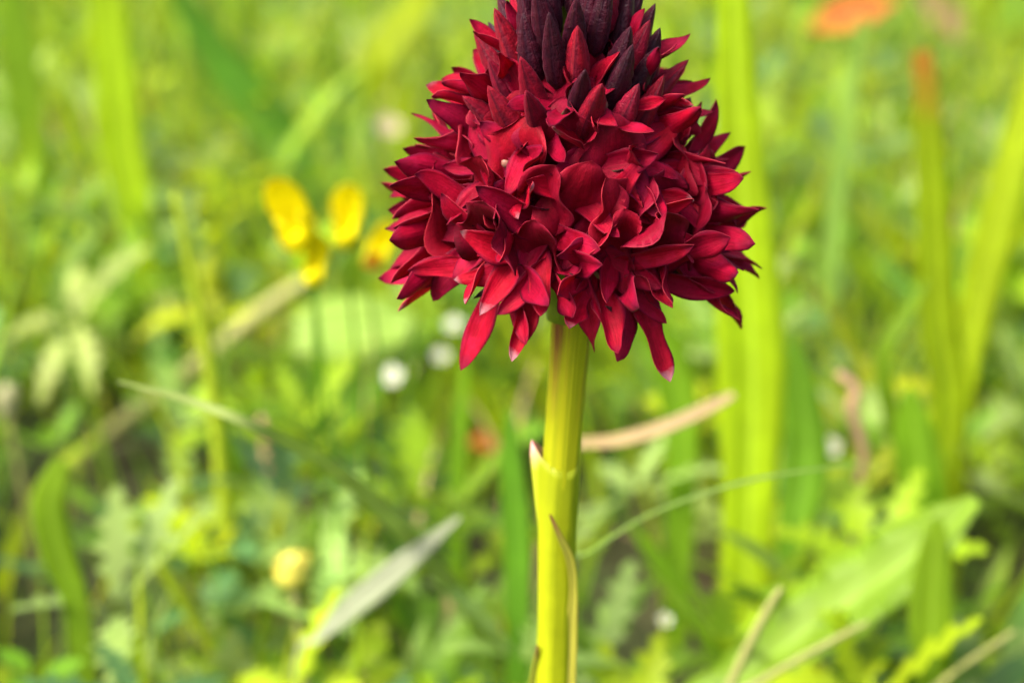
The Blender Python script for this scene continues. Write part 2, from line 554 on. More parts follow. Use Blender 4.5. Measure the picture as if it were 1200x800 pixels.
def ribbon(name, path, mat, parent=None, roll=0.0, fold=0.25, thick=0.012, n=24, face=None, ripple=0.0):
    """a leaf blade with a keel and real thickness; path from base to tip as (Vector cm, width cm)"""
    pts = smooth_path(path, n)
    cross = 5
    verts, uv, faces = [], [], []
    for side in (0, 1):
        for i, (p, w) in enumerate(pts):
            a = pts[max(0, i - 1)][0]
            b = pts[min(n, i + 1)][0]
            tg = (b - a).normalized()
            fc = face if face is not None else (CAM - p).normalized()
            sd = tg.cross(fc).normalized()
            nr = sd.cross(tg).normalized()
            r_ = roll
            s2 = sd * math.cos(r_) + nr * math.sin(r_)
            n2 = nr * math.cos(r_) - sd * math.sin(r_)
            for j in range(cross):
                v = j / (cross - 1) * 2 - 1
                q = p + s2 * (v * w / 2) + n2 * (abs(v) * w * fold * 0.5 - fold * w * 0.25 + ripple * w * math.sin(i * 1.3 + j) * abs(v) - side * thick * (1 - 0.5 * abs(v)))
                verts.append(q)
                uv.append((i / n, j / (cross - 1)))
    N = (n + 1) * cross
    for i in range(n):
        for j in range(cross - 1):
            a = i * cross + j
            faces.append((a, a + 1, a + cross + 1, a + cross))
            faces.append((N + a + cross, N + a + cross + 1, N + a + 1, N + a))
        for j in (0, cross - 1):
            a = i * cross + j
            q = (a, a + cross, N + a + cross, N + a)
            faces.append(q if j == 0 else q[::-1])
    base = path[0][0]
    vs = [(v - base) for v in verts]
    return mesh_obj(name, vs, faces, mat, parent, uv=uv, world_m=Matrix.Translation(base))

def tube(name, path, mat, parent=None, n=24, seg=12, rib=0.0, ribs=7, cap=True):
    pts = smooth_path(path, n)
    verts, uv, faces = [], [], []
    prev = None
    for i, (p, w) in enumerate(pts):
        a = pts[max(0, i - 1)][0]
        b = pts[min(n, i + 1)][0]
        tg = (b - a).normalized()
        x = Vector((1, 0, 0)) if prev is None else prev
        x = (x - tg * x.dot(tg)).normalized()
        prev = x
        y = tg.cross(x)
        for k in range(seg):
            th = 2 * math.pi * k / seg
            rr = w / 2 * (1 + rib * math.cos(ribs * th + 0.35 * math.sin(i * 0.2)) + rib * 0.5 * math.cos(3 * th + 1))
            verts.append(p + x * (rr * math.cos(th)) + y * (rr * math.sin(th)))
            uv.append((i / n, k / seg))
    for i in range(n):
        for k in range(seg):
            a = i * seg + k
            b = i * seg + (k + 1) % seg
            faces.append((a, b, b + seg, a + seg))
    if cap:
        faces.append(tuple(range(seg))[::-1])
        faces.append(tuple(n * seg + k for k in range(seg)))
    base = path[0][0]
    return mesh_obj(name, [v - base for v in verts], faces, mat, parent, uv=uv, world_m=Matrix.Translation(base))

def grounded(pts, h=2.3, lean=None, y_off=0.0):
    """pixel list tip-last [(px,py,width_px[,dy])]: the first (lowest) point sits at height h over the ground,
    the rest rise in the upright plane through it (dy moves a point nearer(-)/farther(+)); returns (path, scale)"""
    px, py = pts[0][0], pts[0][1]
    d0 = depth_at(px, py, h)
    y0 = (P(px, py, d0)).y + y_off
    path = []
    for q in pts:
        dy = q[3] if len(q) > 3 else 0.0
        p = on_axis_plane(q[0], q[1], y0 + dy)
        dep = (p - CAM).dot(FW)
        path.append((p, q[2] * dep / F))
    b, w = path[0]
    lx = b.x + (lean or 0.0)
    root = (Vector((lx, b.y, -0.2)), w * 0.7)
    mid = (Vector(((lx + b.x) / 2, b.y, b.z * 0.5)), w * 0.9)
    return [root, mid] + path

def at_y(pts, y, root=True, rw=0.7):
    """pixel list tip-last on the upright plane Y = y, with its root straight below in the ground"""
    path = []
    for q in pts:
        dy = q[3] if len(q) > 3 else 0.0
        p = on_axis_plane(q[0], q[1], y + dy)
        dep = (p - CAM).dot(FW)
        path.append((p, q[2] * dep / F))
    if root:
        b, w = path[0]
        if b.z > 0.3:
            nx = b + (b - path[1][0]) * 0.8
            nx.z = max(nx.z, 0.5)
            path = [(nx, w * (0.25 + rw))] + path
            nx = nx + Vector(((b - path[2][0]).x * 0.2, 0, 0))
            path = [(Vector((nx.x, nx.y, -0.2)), w * rw), (Vector((nx.x, nx.y, path[0][0].z * 0.5)), w * (rw + 0.1))] + path
    return path

# ------------------------------------------------------------------ the orchid
PX = S0                                # cm per photo pixel at the stem
orchid = thing('vanilla_orchid', 'crimson orchid in sharp focus with dense domed flower head on ribbed stem', 'orchid', Vector((-0.25, 0, 0)))

stem_px = [(640, 1000, 46), (644, 900, 45), (648, 800, 44), (651, 720, 43), (652, 640, 44), (656, 560, 46), (661, 490, 46), (666, 425, 47), (670, 370, 50), (671, 325, 52)]
sp = [(on_axis_plane(x, y), w * PX) for x, y, w in stem_px]
b = sp[0][0]
sp = [(Vector((b.x - 0.06, b.y, -0.3)), 0.30), (Vector((b.x - 0.03, b.y, b.z * 0.5)), 0.28)] + sp
tube('stem', sp, M['stem'], orchid, n=70, seg=56, rib=0.022, ribs=9)

def stem_at(py):
    for (x0, y0, w0), (x1, y1, w1) in zip(stem_px, stem_px[1:]):
        if y1 <= py <= y0:
            f = (y0 - py) / (y0 - y1)
            return on_axis_plane(x0 + (x1 - x0) * f, py), (w0 + (w1 - w0) * f) * PX
    return on_axis_plane(*stem_px[0][:2]), stem_px[0][2] * PX

def sheath():
    """leaf sheath hugging the stem, its rim cut across at the front and rising into a pink tip at the left"""
    n, seg = 40, 40
    verts, uv, faces = [], [], []
    ys = [1000 - (1000 - 540) * (i / n) for i in range(n + 1)]
    for side in (0, 1):
        for i, py in enumerate(ys):
            c, w = stem_at(py)
            for k in range(seg):
                th = 2 * math.pi * k / seg                   # 0 = right, -pi/2 = toward camera
                left = max(0.0, math.cos(th - math.pi + 0.25)) ** 6
                f = i / n
                r_ = w / 2 * 1.03 * (1 + 0.03 * math.cos(7 * th) + 0.02 * math.cos(3 * th + 1)) + 0.006
                bulge = left * (0.085 * max(0, 1 - abs(f - 0.985) / 0.17) ** 1.0)
                lift = left * 0.13 * max(0, (f - 0.8) / 0.2) ** 2
                lift += max(0, (f - 0.7) / 0.3) * 0.03 * math.sin(2 * th + 0.8)
                r_ += bulge - side * 0.009 - 0.006 * max(0, (f - 0.9) / 0.1) * (1 - left)
                verts.append(c + Vector((math.cos(th) * r_, math.sin(th) * r_, lift)))
                uv.append((f * 0.8 + 0.2 * left * max(0, (f - 0.93) / 0.07), k / seg))
    N = (n + 1) * seg
    for i in range(n):
        for k in range(seg):
            a, b_ = i * seg + k, i * seg + (k + 1) % seg
            faces.append((a, b_, b_ + seg, a + seg))
            faces.append((N + a + seg, N + b_ + seg, N + b_, N + a))
    for k in range(seg):
        a, b_ = n * seg + k, n * seg + (k + 1) % seg
        faces.append((a, b_, N + b_, N + a))
    o = mesh_obj('leaf_sheath', [v - verts[0] for v in verts], faces, M['sheath'], orchid, uv=uv, world_m=Matrix.Translation(verts[0]))
    o['label'] = 'yellow green sheath with pinkish tip'
sheath()
def front(px, py, dy):
    return on_axis_plane(px, py, dy)
o = ribbon('stem_leaf', [(front(660, 900, -0.10), 22 * PX), (front(666, 800, -0.10), 20 * PX), (front(670, 735, -0.10), 15 * PX), (front(672, 690, -0.12), 11 * PX),
        (front(668, 655, -0.17), 11 * PX), (front(657, 630, -0.21), 8 * PX), (front(645, 604, -0.23), 2.5 * PX)], M['bractleaf'], orchid, roll=0.1, fold=0.4, n=30, thick=0.03)
o['label'] = 'thin stem leaf with brown curled tip'
ribbon('stem_leaf', [(front(622, 900, -0.05), 22 * PX), (front(623, 830, -0.05), 17 * PX), (front(626, 790, -0.06), 11 * PX), (front(630, 757, -0.12), 2.5 * PX)],
       M['bractleaf'], orchid, roll=-0.4, fold=0.5, n=20, thick=0.02)

# --- petals
def petal_geo(L, W, a, b_, cup, bend, twist, ripple, rg, thick=0.02, nu=15, nv=9, base_w=0.25, tipcurl=0.0, fold=0.0):
    pk = (a / (a + b_)) ** a * (b_ / (a + b_)) ** b_
    verts, uv = [], []
    ph, fr = rg.uniform(0, 6), rg.uniform(5, 9)
    p2, p3, f2, f3 = rg.uniform(0, 6), rg.uniform(0, 6), rg.uniform(9, 15), rg.uniform(3, 6)
    rows = []
    x = z = 0.0
    ang = 0.0
    prev_t = 0.0
    for i in range(nu + 1):
        t = i / nu
        dt = t - prev_t
        ang = bend * t + tipcurl * max(0, (t - 0.65) / 0.35) ** 2
        x += L * dt * math.cos(ang)
        z += L * dt * math.sin(ang)
        prev_t = t
        w = W / 2 * max(base_w * (1 - t) ** 2, (max(t, 1e-4) ** a * max(1 - t, 0) ** b_) / pk, 0.035 * (1 - t) + 0.012)
        rows.append((t, x, z, ang, w))
    for side in (0, 1):
        for t, x, z, ang, w in rows:
            tw = twist * t
            for j in range(nv):
                v = j / (nv - 1) * 2 - 1
                h = cup * w * (v * v - 0.35) * (1 - 0.5 * t) + fold * w * (abs(v) - 0.4)
                h += ripple * w * math.sin(fr * t + ph + 1.3 * v) * v * v
                h += ripple * w * (0.55 * math.sin(f2 * t + p2 - 2.2 * v) * abs(v) ** 3 + 0.5 * math.sin(f3 * t + p3 + 2.6 * v))
                yy = v * w * (1 - 0.12 * abs(cup) * v * v) * (1 + ripple * 0.9 * math.sin(f2 * t * 0.8 + p3 * v) * abs(v) ** 3)
                th = thick * (1 - 0.35 * v * v) * (1 - 0.5 * t)
                h -= side * th
                y2 = yy * math.cos(tw) - h * math.sin(tw)
                h2 = yy * math.sin(tw) + h * math.cos(tw)
                verts.append((x - math.sin(ang) * h2, y2, z + math.cos(ang) * h2))
                uv.append((t, j / (nv - 1)))
    faces, mi = [], []
    N = (nu + 1) * nv
    for i in range(nu):
        for j in range(nv - 1):
            q = i * nv + j
            faces.append((q, q + nv, q + nv + 1, q + 1)[::-1]); mi.append(0)
            faces.append((N + q, N + q + nv, N + q + nv + 1, N + q + 1)); mi.append(0)
        for j in (0, nv - 1):
            q = i * nv + j
            r_ = (q, q + nv, N + q + nv, N + q)
            faces.append(r_ if j == 0 else r_[::-1]); mi.append(1)
    for i in (0, nu):
        for j in range(nv - 1):
            q = i * nv + j
            r_ = (q, q + 1, N + q + 1, N + q)
            faces.append(r_ if i == 0 else r_[::-1]); mi.append(1)
    return verts, faces, uv, mi

def frame(c, x, z):
    x = x.normalized()
    y = z.cross(x).normalized()
    z = x.cross(y)
    return Matrix(((x.x, y.x, z.x, c.x), (x.y, y.y, z.y, c.y), (x.z, y.z, z.z, c.z), (0, 0, 0, 1)))

def lathe(path, seg=8):
    v, f = [], []
    for (x, r_) in path:
        for k in range(seg):
            a = 2 * math.pi * k / seg
            v.append((x, r_ * math.cos(a), r_ * math.sin(a)))
    for i in range(len(path) - 1):
        for k in range(seg):
            a, b_ = i * seg + k, i * seg + (k + 1) % seg
            f.append((a, b_, b_ + seg, a + seg))
    f.append(tuple(range(seg))[::-1])
    f.append(tuple((len(path) - 1) * seg + k for k in range(seg)))
    return v, f

HEAD = Vector((0.0, 0.0, HEADZ))
def floret(c, n, up, size, openness, rg, spec=None):
    """c throat, n facing direction, up = lip side; six pointed tepals, lip uppermost"""
    n = n.normalized()
    up = (up - n * up.dot(n)).normalized()
    sd = n.cross(up).normalized() * -1
    fm = frame(c, n, up)
    ov_len = 0.42 * size
    v, f = lathe([(-ov_len, 0.035), (-ov_len * 0.6, 0.075), (-ov_len * 0.25, 0.08), (-0.05, 0.055), (0.03, 0.05)], 10)
    fo = mesh_obj('floret', v, f, M['ovary'], orchid, world_m=fm)
    # column: stubby knob with two pollen sacs
    v, f = lathe([(-0.02, 0.03), (0.04, 0.038), (0.075, 0.03), (0.095, 0.012)], 8)
    mesh_obj('column', v, f, M['column'], fo, world_m=fm)
    kinds = [('lip', 90, 0.86, 0.74), ('sepal', 28, 0.98, 0.31), ('sepal', 152, 0.98, 0.31),
             ('petal', -32, 0.90, 0.27), ('petal', 212, 0.90, 0.27), ('sepal', -90, 1.0, 0.32)]
    for kind, deg, l_, wd in kinds:
        phi = R(deg + rg.gauss(0, 9))
        rdir = sd * math.cos(phi) + up * math.sin(phi)
        facing = max(0.0, n.dot((CAM - c).normalized()))
        flare = openness * (0.80 + 0.55 * facing ** 1.5) * rg.uniform(0.8, 1.15)
        if kind == 'lip':
            flare = openness * rg.uniform(0.95, 1.2)
        d = n * math.cos(flare) + rdir * math.sin(flare)
        nn = n * math.sin(flare) - rdir * math.cos(flare)
        L = 0.66 * size * l_ * rg.uniform(0.9, 1.12)
        W = 0.66 * size * wd * rg.uniform(0.88, 1.15)
        if kind != 'lip':
            L *= 1 + 0.09 * (1 - facing)
        if kind == 'lip':
            g = petal_geo(L, W, 0.42, 0.62, rg.uniform(0.35, 0.75), rg.uniform(-0.5, 0.1), rg.gauss(0, 0.15), rg.uniform(0.22, 0.42), rg,
                          thick=0.016, nu=18, nv=11, base_w=0.7, tipcurl=rg.uniform(-0.9, -0.1))
            mt = M['lip']
        else:
            g = petal_geo(L, W, 0.60, 0.68, rg.uniform(0.2, 0.6) * rg.choice((1, 1, 1, -0.6)), rg.uniform(-0.35, 0.35), rg.gauss(0, 0.4), rg.uniform(0.14, 0.34), rg,
                          thick=0.014, base_w=0.42, tipcurl=rg.uniform(-0.5, 0.45), fold=rg.uniform(0.0, 0.3))
            mt = M['tepal']
        pm = frame(c + rdir * 0.045 - n * 0.02, d, nn)
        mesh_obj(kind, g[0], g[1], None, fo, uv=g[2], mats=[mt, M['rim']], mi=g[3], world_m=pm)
    # bract under the ovary
    d = (n * 0.9 - up * 0.35).normalized()
    g = petal_geo(0.62 * size * rg.uniform(0.9, 1.2), 0.13, 0.4, 0.8, 0.4, rg.uniform(0.0, 0.4), 0, 0.05, rg, thick=0.015, nu=8, nv=5, base_w=0.9)
    pm = frame(c - n * ov_len - up * 0.06, d, up)
    mesh_obj('bract', g[0], g[1], M['bract'], fo, uv=g[2], world_m=pm)
    return fo

def throat_surface(z):
    """radius of the throats above the head's middle height z (cm relative to HEAD)"""
    # egg shape: widest low, narrowing to the top
    if z < -0.25:
        return 0.67 * math.sqrt(max(0.05, 1 - ((-0.25 - z) / 0.70) ** 2))
    return 0.67 * max(0.1, 1 - ((z + 0.25) / 1.72) ** 1.35)

def place_floret(az, z, size=1.0, openness=1.05, rg=rnd, elev=None, roll=0.0, rscale=1.0):
    r_ = throat_surface(z) * rscale
    out = Vector((math.sin(az), -math.cos(az), 0))
    c = HEAD + out * r_ + Vector((0, 0, z))
    if elev is None:
        elev = R(-24 + (z + 0.7) / 1.7 * 88)
    n = out * math.cos(elev) + Vector((0, 0, 1)) * math.sin(elev)
    tang = Vector((math.cos(az), math.sin(az), 0))
    up = Vector((0, 0, 1)) * math.cos(roll) + tang * math.sin(roll) - out * 0.2
    if z > 0.05:
        size *= 1 - 0.16 * min(1, (z - 0.05) / 0.5)
    return floret(c, n, up, size, openness, rg)

def az_z_from_px(px, py):
    """throat pixel -> azimuth and height on the throat surface (front side)"""
    best = None
    for i in range(-60, 61):
        az = R(i * 1.6)
        for k in range(0, 60):
            z = -0.85 + k * 0.036
            r_ = throat_surface(z)
            w = HEAD + Vector((math.sin(az) * r_, -math.cos(az) * r_, z)) - CAM
            dp = w.dot(FW)
            qx = 600 + F * w.dot(RT) / dp
            qy = 400 - F * w.dot(UPV) / dp
            e = (qx - px) ** 2 + (qy - py) ** 2
            if best is None or e < best[0]:
                best = (e, az, z)
    return best[1], best[2]

front_florets = [  # throat pixel, size, openness, roll
    (672, 288, 0.98, 1.00, 0.0), (748, 322, 1.0, 0.85, -0.15), (806, 296, 1.02, 0.85, -0.5), (592, 312, 0.98, 0.85, 0.35), (536, 288, 1.02, 0.85, 0.55),
    (712, 232, 0.95, 1.05, -0.2), (652, 212, 0.95, 1.1, 0.15), (786, 226, 0.95, 1.0, -0.3), (596, 236, 0.95, 1.05, 0.3), (545, 216, 1.0, 0.9, 0.3),
    (706, 172, 0.9, 1.05, -0.1), (634, 150, 0.88, 1.05, 0.2), (572, 160, 0.95, 0.95, 0.3), (772, 166, 0.92, 1.0, -0.25), (814, 240, 0.98, 0.85, -0.4),
    (590, 104, 0.9, 0.85, 0.2), (746, 112, 0.88, 0.9, -0.2), (790, 118, 0.9, 0.75, -0.2), (668, 116, 0.82, 0.85, 0.05), (556, 110, 0.92, 0.75, 0.2),
    (625, 268, 0.85, 0.95, 0.3), (728, 280, 0.82, 0.95, -0.3), (772, 272, 0.85, 0.95, -0.3), (600, 195, 0.82, 0.95, 0.2), (750, 198, 0.82, 0.95, -0.2),
    (575, 268, 0.88, 0.9, 0.3), (516, 252, 1.0, 0.8, 0.4), (838, 262, 1.0, 0.8, -0.4), (704, 318, 0.85, 0.8, -0.1), (632, 308, 0.85, 0.8, 0.2),
    (832, 196, 0.92, 0.8, -0.3), (516, 190, 0.92, 0.8, 0.3), (704, 132, 0.78, 0.9, -0.1), (612, 62, 0.8, 0.6, 0.1), (764, 66, 0.8, 0.6, -0.1),
]
used = []
for px, py, s, op, rl in front_florets:
    az, z = az_z_from_px(px, py)
    used.append((az, z))
    place_floret(az, z, s, op, roll=rl)
# the far side of the head, on the same spiral spacing
for k in range(52):
    z = -0.52 + (k + 0.5) / 52 * 1.5
    az = (k * 2.39996) % (2 * math.pi)
    if az > math.pi:
        az -= 2 * math.pi
    r_ = throat_surface(z)
    if abs(az) < R(88) or any((math.sin(az) * r_ - math.sin(a) * throat_surface(zz)) ** 2 + (math.cos(az) * r_ - math.cos(a) * throat_surface(zz)) ** 2 + (z - zz) ** 2 < 0.34 ** 2 for a, zz in used):
        continue
    used.append((az, z))
    place_floret(az, z, rnd.uniform(0.9, 1.05), 0.95 if z < 0.5 else 0.75, roll=rnd.gauss(0, 0.2))

# --- unopened buds at the top
def bud(c, d, L, W, mat, rg):
    """pointed bud: three keeled sepals pressed together, knobbly along the keels"""
    nu, seg = 16, 18
    v, uv, f = [], [], []
    ph = rg.uniform(0, 6)
    cx, cz = rg.uniform(-0.1, 0.1), rg.uniform(-0.1, 0.1)
    for i in range(nu + 1):
        t = i / nu
        w = W / 2 * ((max(t, 0.01) ** 0.45 * max(1 - t, 0.0) ** 0.85) / 0.447 * 0.98 + 0.03)
        for k in range(seg):
            th = 2 * math.pi * k / seg
            keel = abs(math.cos(1.5 * (th + ph))) ** 6
            groove = abs(math.sin(1.5 * (th + ph))) ** 10
            rr = w * (1 + 0.10 * keel * (1 + 0.7 * math.sin(t * 38 + ph)) - 0.16 * groove)
            v.append((t * L, rr * math.cos(th) + cx * t * t * L, rr * math.sin(th) + cz * t * t * L))
            uv.append((t * 0.8, k / seg))
    for i in range(nu):
        for k in range(seg):
            a, b_ = i * seg + k, i * seg + (k + 1) % seg
            f.append((a, b_, b_ + seg, a + seg))
    f.append(tuple(range(seg))[::-1])
    f.append(tuple(nu * seg + k for k in range(seg)))
    d = d.normalized()
    side = Vector((0.3, 0.9, 0.1)) if abs(d.y) < 0.8 else Vector((1, 0, 0))
    mesh_obj('bud', v, f, mat, orchid, uv=uv, world_m=frame(c, d, side.cross(d)))

bud_r = random.Random(5)
for ring, (z, rr, el, cnt, off, L, W) in enumerate([
        (0.44, 0.40, 52, 13, 0.3, 0.50, 0.17), (0.60, 0.36, 62, 12, 0.0, 0.52, 0.165), (0.76, 0.32, 68, 12, 0.35, 0.52, 0.165), (0.92, 0.27, 73, 11, 0.1, 0.52, 0.16),
        (1.08, 0.22, 77, 9, 0.4, 0.50, 0.155), (1.22, 0.16, 80, 7, 0.2, 0.46, 0.15), (1.36, 0.09, 84, 5, 0.2, 0.44, 0.14), (1.46, 0.01, 89, 1, 0, 0.40, 0.13)]):
    for k in range(cnt):
        az = 2 * math.pi * (k + off) / cnt + bud_r.uniform(-0.12, 0.12)
        out = Vector((math.sin(az), -math.cos(az), 0))
        e = R(el + bud_r.uniform(-5, 5))
        d = out * math.cos(e) + Vector((0, 0, math.sin(e)))
        mt = M['budred'] if bud_r.random() < (0.8, 0.4, 0.15, 0.08, 0.05, 0, 0, 0)[ring] else M['bud']
        bud(HEAD + out * rr + Vector((0, 0, z + bud_r.uniform(-0.06, 0.06))), d, L * bud_r.uniform(0.9, 1.1), W * bud_r.uniform(0.9, 1.1), mt, bud_r)
tube('rachis', [(HEAD + Vector((0, 0, -0.85)), 0.30), (HEAD + Vector((0, 0, -0.3)), 0.42), (HEAD + Vector((0, 0, 0.4)), 0.36), (HEAD + Vector((0, 0, 1.1)), 0.22), (HEAD + Vector((0, 0, 1.55)), 0.06)],
     M['rachis'], orchid, n=20, seg=16)

# ------------------------------------------------------------------ single plants behind the orchid
M['bright'] = leaf_mat('bright_grass', (0.30, 0.40, 0.008), (0.22, 0.33, 0.008), 0.5)
M['brighttip'] = leaf_mat('bright_grass_orange_tip', (0.30, 0.40, 0.008), (0.22, 0.33, 0.008), 0.5, (0.40, 0.22, 0.03))
M['lime'] = leaf_mat('lime_grass', (0.17, 0.31, 0.012), (0.11, 0.23, 0.012), 0.5)
M['archblade'] = leaf_mat('pale_arching_grass', (0.30, 0.40, 0.13), (0.24, 0.35, 0.09), 0.4)
M['greenblade'] = leaf_mat('green_grass', (0.11, 0.25, 0.012), (0.07, 0.17, 0.012), 0.45)
M['greyblade'] = leaf_mat('grey_green_grass', (0.15, 0.26, 0.04), (0.12, 0.21, 0.035), 0.4)
M['paleblade'] = leaf_mat('pale_dry_grass', (0.20, 0.22, 0.16), (0.14, 0.18, 0.09), 0.25)
M['strawblade'] = leaf_mat('straw_grass', (0.27, 0.19, 0.10), (0.22, 0.17, 0.07), 0.3)
M['tanstem'] = plain_mat('tan_green_stem', (0.22, 0.23, 0.075), 0.6, trans=0.1)
M['pinkstem'] = plain_mat('dry_pink_stem', (0.36, 0.22, 0.14), 0.6, trans=0.1)
M['ygstem'] = plain_mat('yellow_green_stem', (0.24, 0.33, 0.015), 0.5, trans=0.25)
M['yellow'] = plain_mat('yellow_petal', (0.85, 0.74, 0.004), 0.5, trans=0.35)
M['orange'] = plain_mat('orange_petal', (0.70, 0.25, 0.015), 0.5, trans=0.3)
M['white'] = plain_mat('white_petal', (0.42, 0.46, 0.38), 0.5, 0.1, trans=0.3)
M['rust'] = plain_mat('rust_dead_leaf', (0.36, 0.10, 0.02), 0.6, 0.4, trans=0.25)
M['budpale'] = plain_mat('pale_yellow_bud', (0.48, 0.44, 0.07), 0.5, trans=0.2)
M['budbuff'] = plain_mat('buff_seed_head', (0.34, 0.34, 0.18), 0.6, trans=0.2)
M['pinkwhite'] = plain_mat('pale_pink_petal', (0.40, 0.34, 0.24), 0.5, 0.15, trans=0.3)

def blade(name, label, pts, mat, cat='grass blade', h=3.6, roll=0.3, fold=0.3, y=None, group=None, n=28, root=True, lean=None, ripple=0.0, rw=0.7):
    path = grounded(pts, h, lean) if y is None else at_y(pts, y, root, rw)
    o = ribbon(name, path, mat, None, roll=roll, fold=fold, n=n, ripple=ripple)
    return tag(o, label, cat, group)
def stalk(name, label, pts, mat, cat='stalk', h=3.4, y=None, lean=None):
    path = grounded(pts, h, lean) if y is None else at_y(pts, y)
    o = tube(name, path, mat, None, n=24, seg=10)
    return tag(o, label, cat)

# right side
blade('grass_blade', 'broad tall yellow-green grass blade rising straight behind the flower head', [(878, 585, 62), (882, 450, 82), (876, 320, 76), (868, 180, 58), (862, 60, 44), (858, -80, 34)], M['bright'], roll=0.15)
blade('grass_blade', 'upright yellow-green blade with orange withered tip beside a slanting blade', [(1112, 470, 46), (1100, 380, 48), (1094, 260, 42), (1088, 150, 36), (1080, 60, 22)], M['brighttip'], roll=-0.3)
blade('grass_blade', 'slanting yellow-green blade sharing its foot with an upright blade', [(1130, 440, 34), (1150, 340, 46), (1175, 240, 44), (1204, 130, 38), (1235, 20, 22)], M['bright'], roll=0.3)
blade('grass_blade', 'pale thin blade standing between two tall yellow-green blades', [(975, 300, 26), (985, 200, 24), (1000, 100, 18), (1012, 20, 10)], M['greyblade'])
blade('broad_leaf', 'wide bright green pointed leaf with paler midrib above the tan stalks', [(860, 800, 60), (930, 745, 92), (1010, 690, 104), (1085, 635, 80), (1145, 585, 16)], M['lime'], 'leaf', y=5.5, roll=0.5, fold=0.35, ripple=0.05, n=44)
blade('broad_leaf', 'upright green leaf standing over the wide bright leaf', [(1090, 640, 40), (1080, 560, 56), (1072, 500, 46), (1066, 455, 12)], M['lime'], 'leaf', h=3.0)
blade('broad_leaf', 'deep green leaf hanging under the wide bright leaf', [(1095, 800, 40), (1092, 730, 56), (1095, 660, 44), (1100, 610, 16)], M['lime'], 'leaf', h=3.0)
blade('withered_grass', 'tan pink dry blade curving out from behind the stem', [(652, 660, 14), (650, 580, 15), (668, 524, 12), (720, 517, 15), (780, 500, 17), (835, 475, 15), (860, 462, 8)], M['strawblade'], y=5.5, roll=0.2)
blade('thin_blade', 'long fine translucent blade arching low past the stem', [(688, 648, 3.5), (760, 603, 4), (850, 570, 4.5), (930, 553, 4), (996, 546, 2)], M['greyblade'], y=2.6, roll=0.3)
stalk('dry_stalk', 'twisted pinkish brown dry stalk standing beside the broad yellow-green blade', [(1012, 640, 9), (1006, 575, 10), (1012, 530, 11), (998, 480, 14), (1003, 455, 12), (982, 438, 9)], M['pinkstem'], h=3.0)
stalk('dry_stalk', 'short tan stalk leaning out of the bottom of the wide bright leaf', [(852, 810, 12), (878, 755, 12), (902, 710, 11), (916, 688, 7)], M['tanstem'], y=3.2)
stalk('dry_stalk', 'long thin tan-green stalk lying slantwise below the wide bright leaf', [(876, 806, 8), (930, 775, 8), (980, 748, 8), (1018, 728, 4)], M['tanstem'], y=3.6)
stalk('dry_stalk', 'straw stalk slanting at the dark hollow under the leaves', [(1085, 815, 8), (1125, 782, 8), (1165, 755, 7), (1190, 738, 4)], M['tanstem'], y=4.5)
blade('thin_blade', 'narrow blue-green blade bending down behind the tan stalk', [(945, 695, 16), (915, 665, 18), (880, 640, 15), (845, 622, 5)], M['greyblade'], y=7.0)
blade('grass_blade', 'yellow-green blade leaning low between the orchid stem and wide leaf', [(845, 775, 20), (810, 715, 22), (770, 655, 20), (738, 612, 8)], M['lime'], y=8.0)
blade('grass_blade', 'bright tuft blade crossing behind the dry twisted stalk', [(1060, 560, 18), (1035, 430, 24), (1062, 370, 20), (1085, 330, 6)], M['lime'], h=3.2)
blade('grass_blade', 'green blade filling the shade at the foot of the broad yellow-green blade', [(930, 640, 40), (945, 540, 56), (940, 460, 40), (930, 400, 12)], M['greenblade'], h=3.2)
blade('grass_blade', 'bent green blade in the grass between the drooping petals and broad blade', [(800, 520, 40), (790, 440, 50), (765, 380, 40), (735, 330, 14)], M['lime'], h=3.4)
# left side
blade('grass_blade', 'broad yellow-green blade towering over the small meadow leaves on its own', [(160, 260, 40), (145, 170, 56), (135, 80, 50), (122, -30, 40)], M['bright'], h=3.2)
blade('grass_blade', 'mid green blade beside a broad towering yellow-green one', [(40, 190, 36), (28, 100, 46), (18, 20, 40), (8, -60, 20)], M['lime'], h=3.4)
blade('grass_blade', 'wide green blade slanting down to the yellow trefoil', [(440, 330, 40), (390, 245, 58), (320, 150, 60), (250, 60, 44), (200, -20, 16)], M['greenblade'], y=27, roll=-0.3)
blade('grass_blade', 'yellow-green blade crossing above the yellow trefoil', [(470, 130, 36), (440, 80, 46), (480, 20, 42), (520, -50, 22)], M['bright'], h=3.4)
stalk('green_stalk', 'long slender yellow-green stalk bowing gently upright', [(283, 790, 20), (270, 660, 20), (258, 530, 19), (243, 410, 17), (222, 300, 14), (205, 225, 8)], M['ygstem'], y=9.5)
blade('thin_blade', 'grey-green pointed blade arching with its sharp tip outstretched', [(575, 745, 22, 4.5), (490, 640, 24, 3.0), (400, 555, 19, 1.4), (310, 505, 14), (225, 470, 10), (138, 447, 3)], M['archblade'], y=2.4, roll=0.3)
stalk('dry_stalk', 'straight olive stalk slanting up to the yellow trefoil', [(170, 475, 18), (240, 420, 20), (310, 362, 20), (365, 325, 14)], M['tanstem'], y=17)
blade('small_leaf', 'curved tongue-shaped green leaf standing alone over dark soil', [(92, 720, 30), (70, 650, 42), (58, 590, 42), (72, 540, 22)], M['lime'], 'leaf', h=3.2, fold=0.2)
stalk('green_stalk', 'thin yellow-green stalk slanting across the leafy clump', [(285, 812, 17), (232, 730, 16), (185, 655, 15), (132, 580, 8)], M['ygstem'], y=7.5)
blade('withered_grass', 'pale silvery dry blade lying slantwise among green leaves', [(372, 748, 10), (405, 717, 28), (465, 668, 30), (538, 606, 6)], M['paleblade'], y=5.0, rw=0.15, roll=0.2)
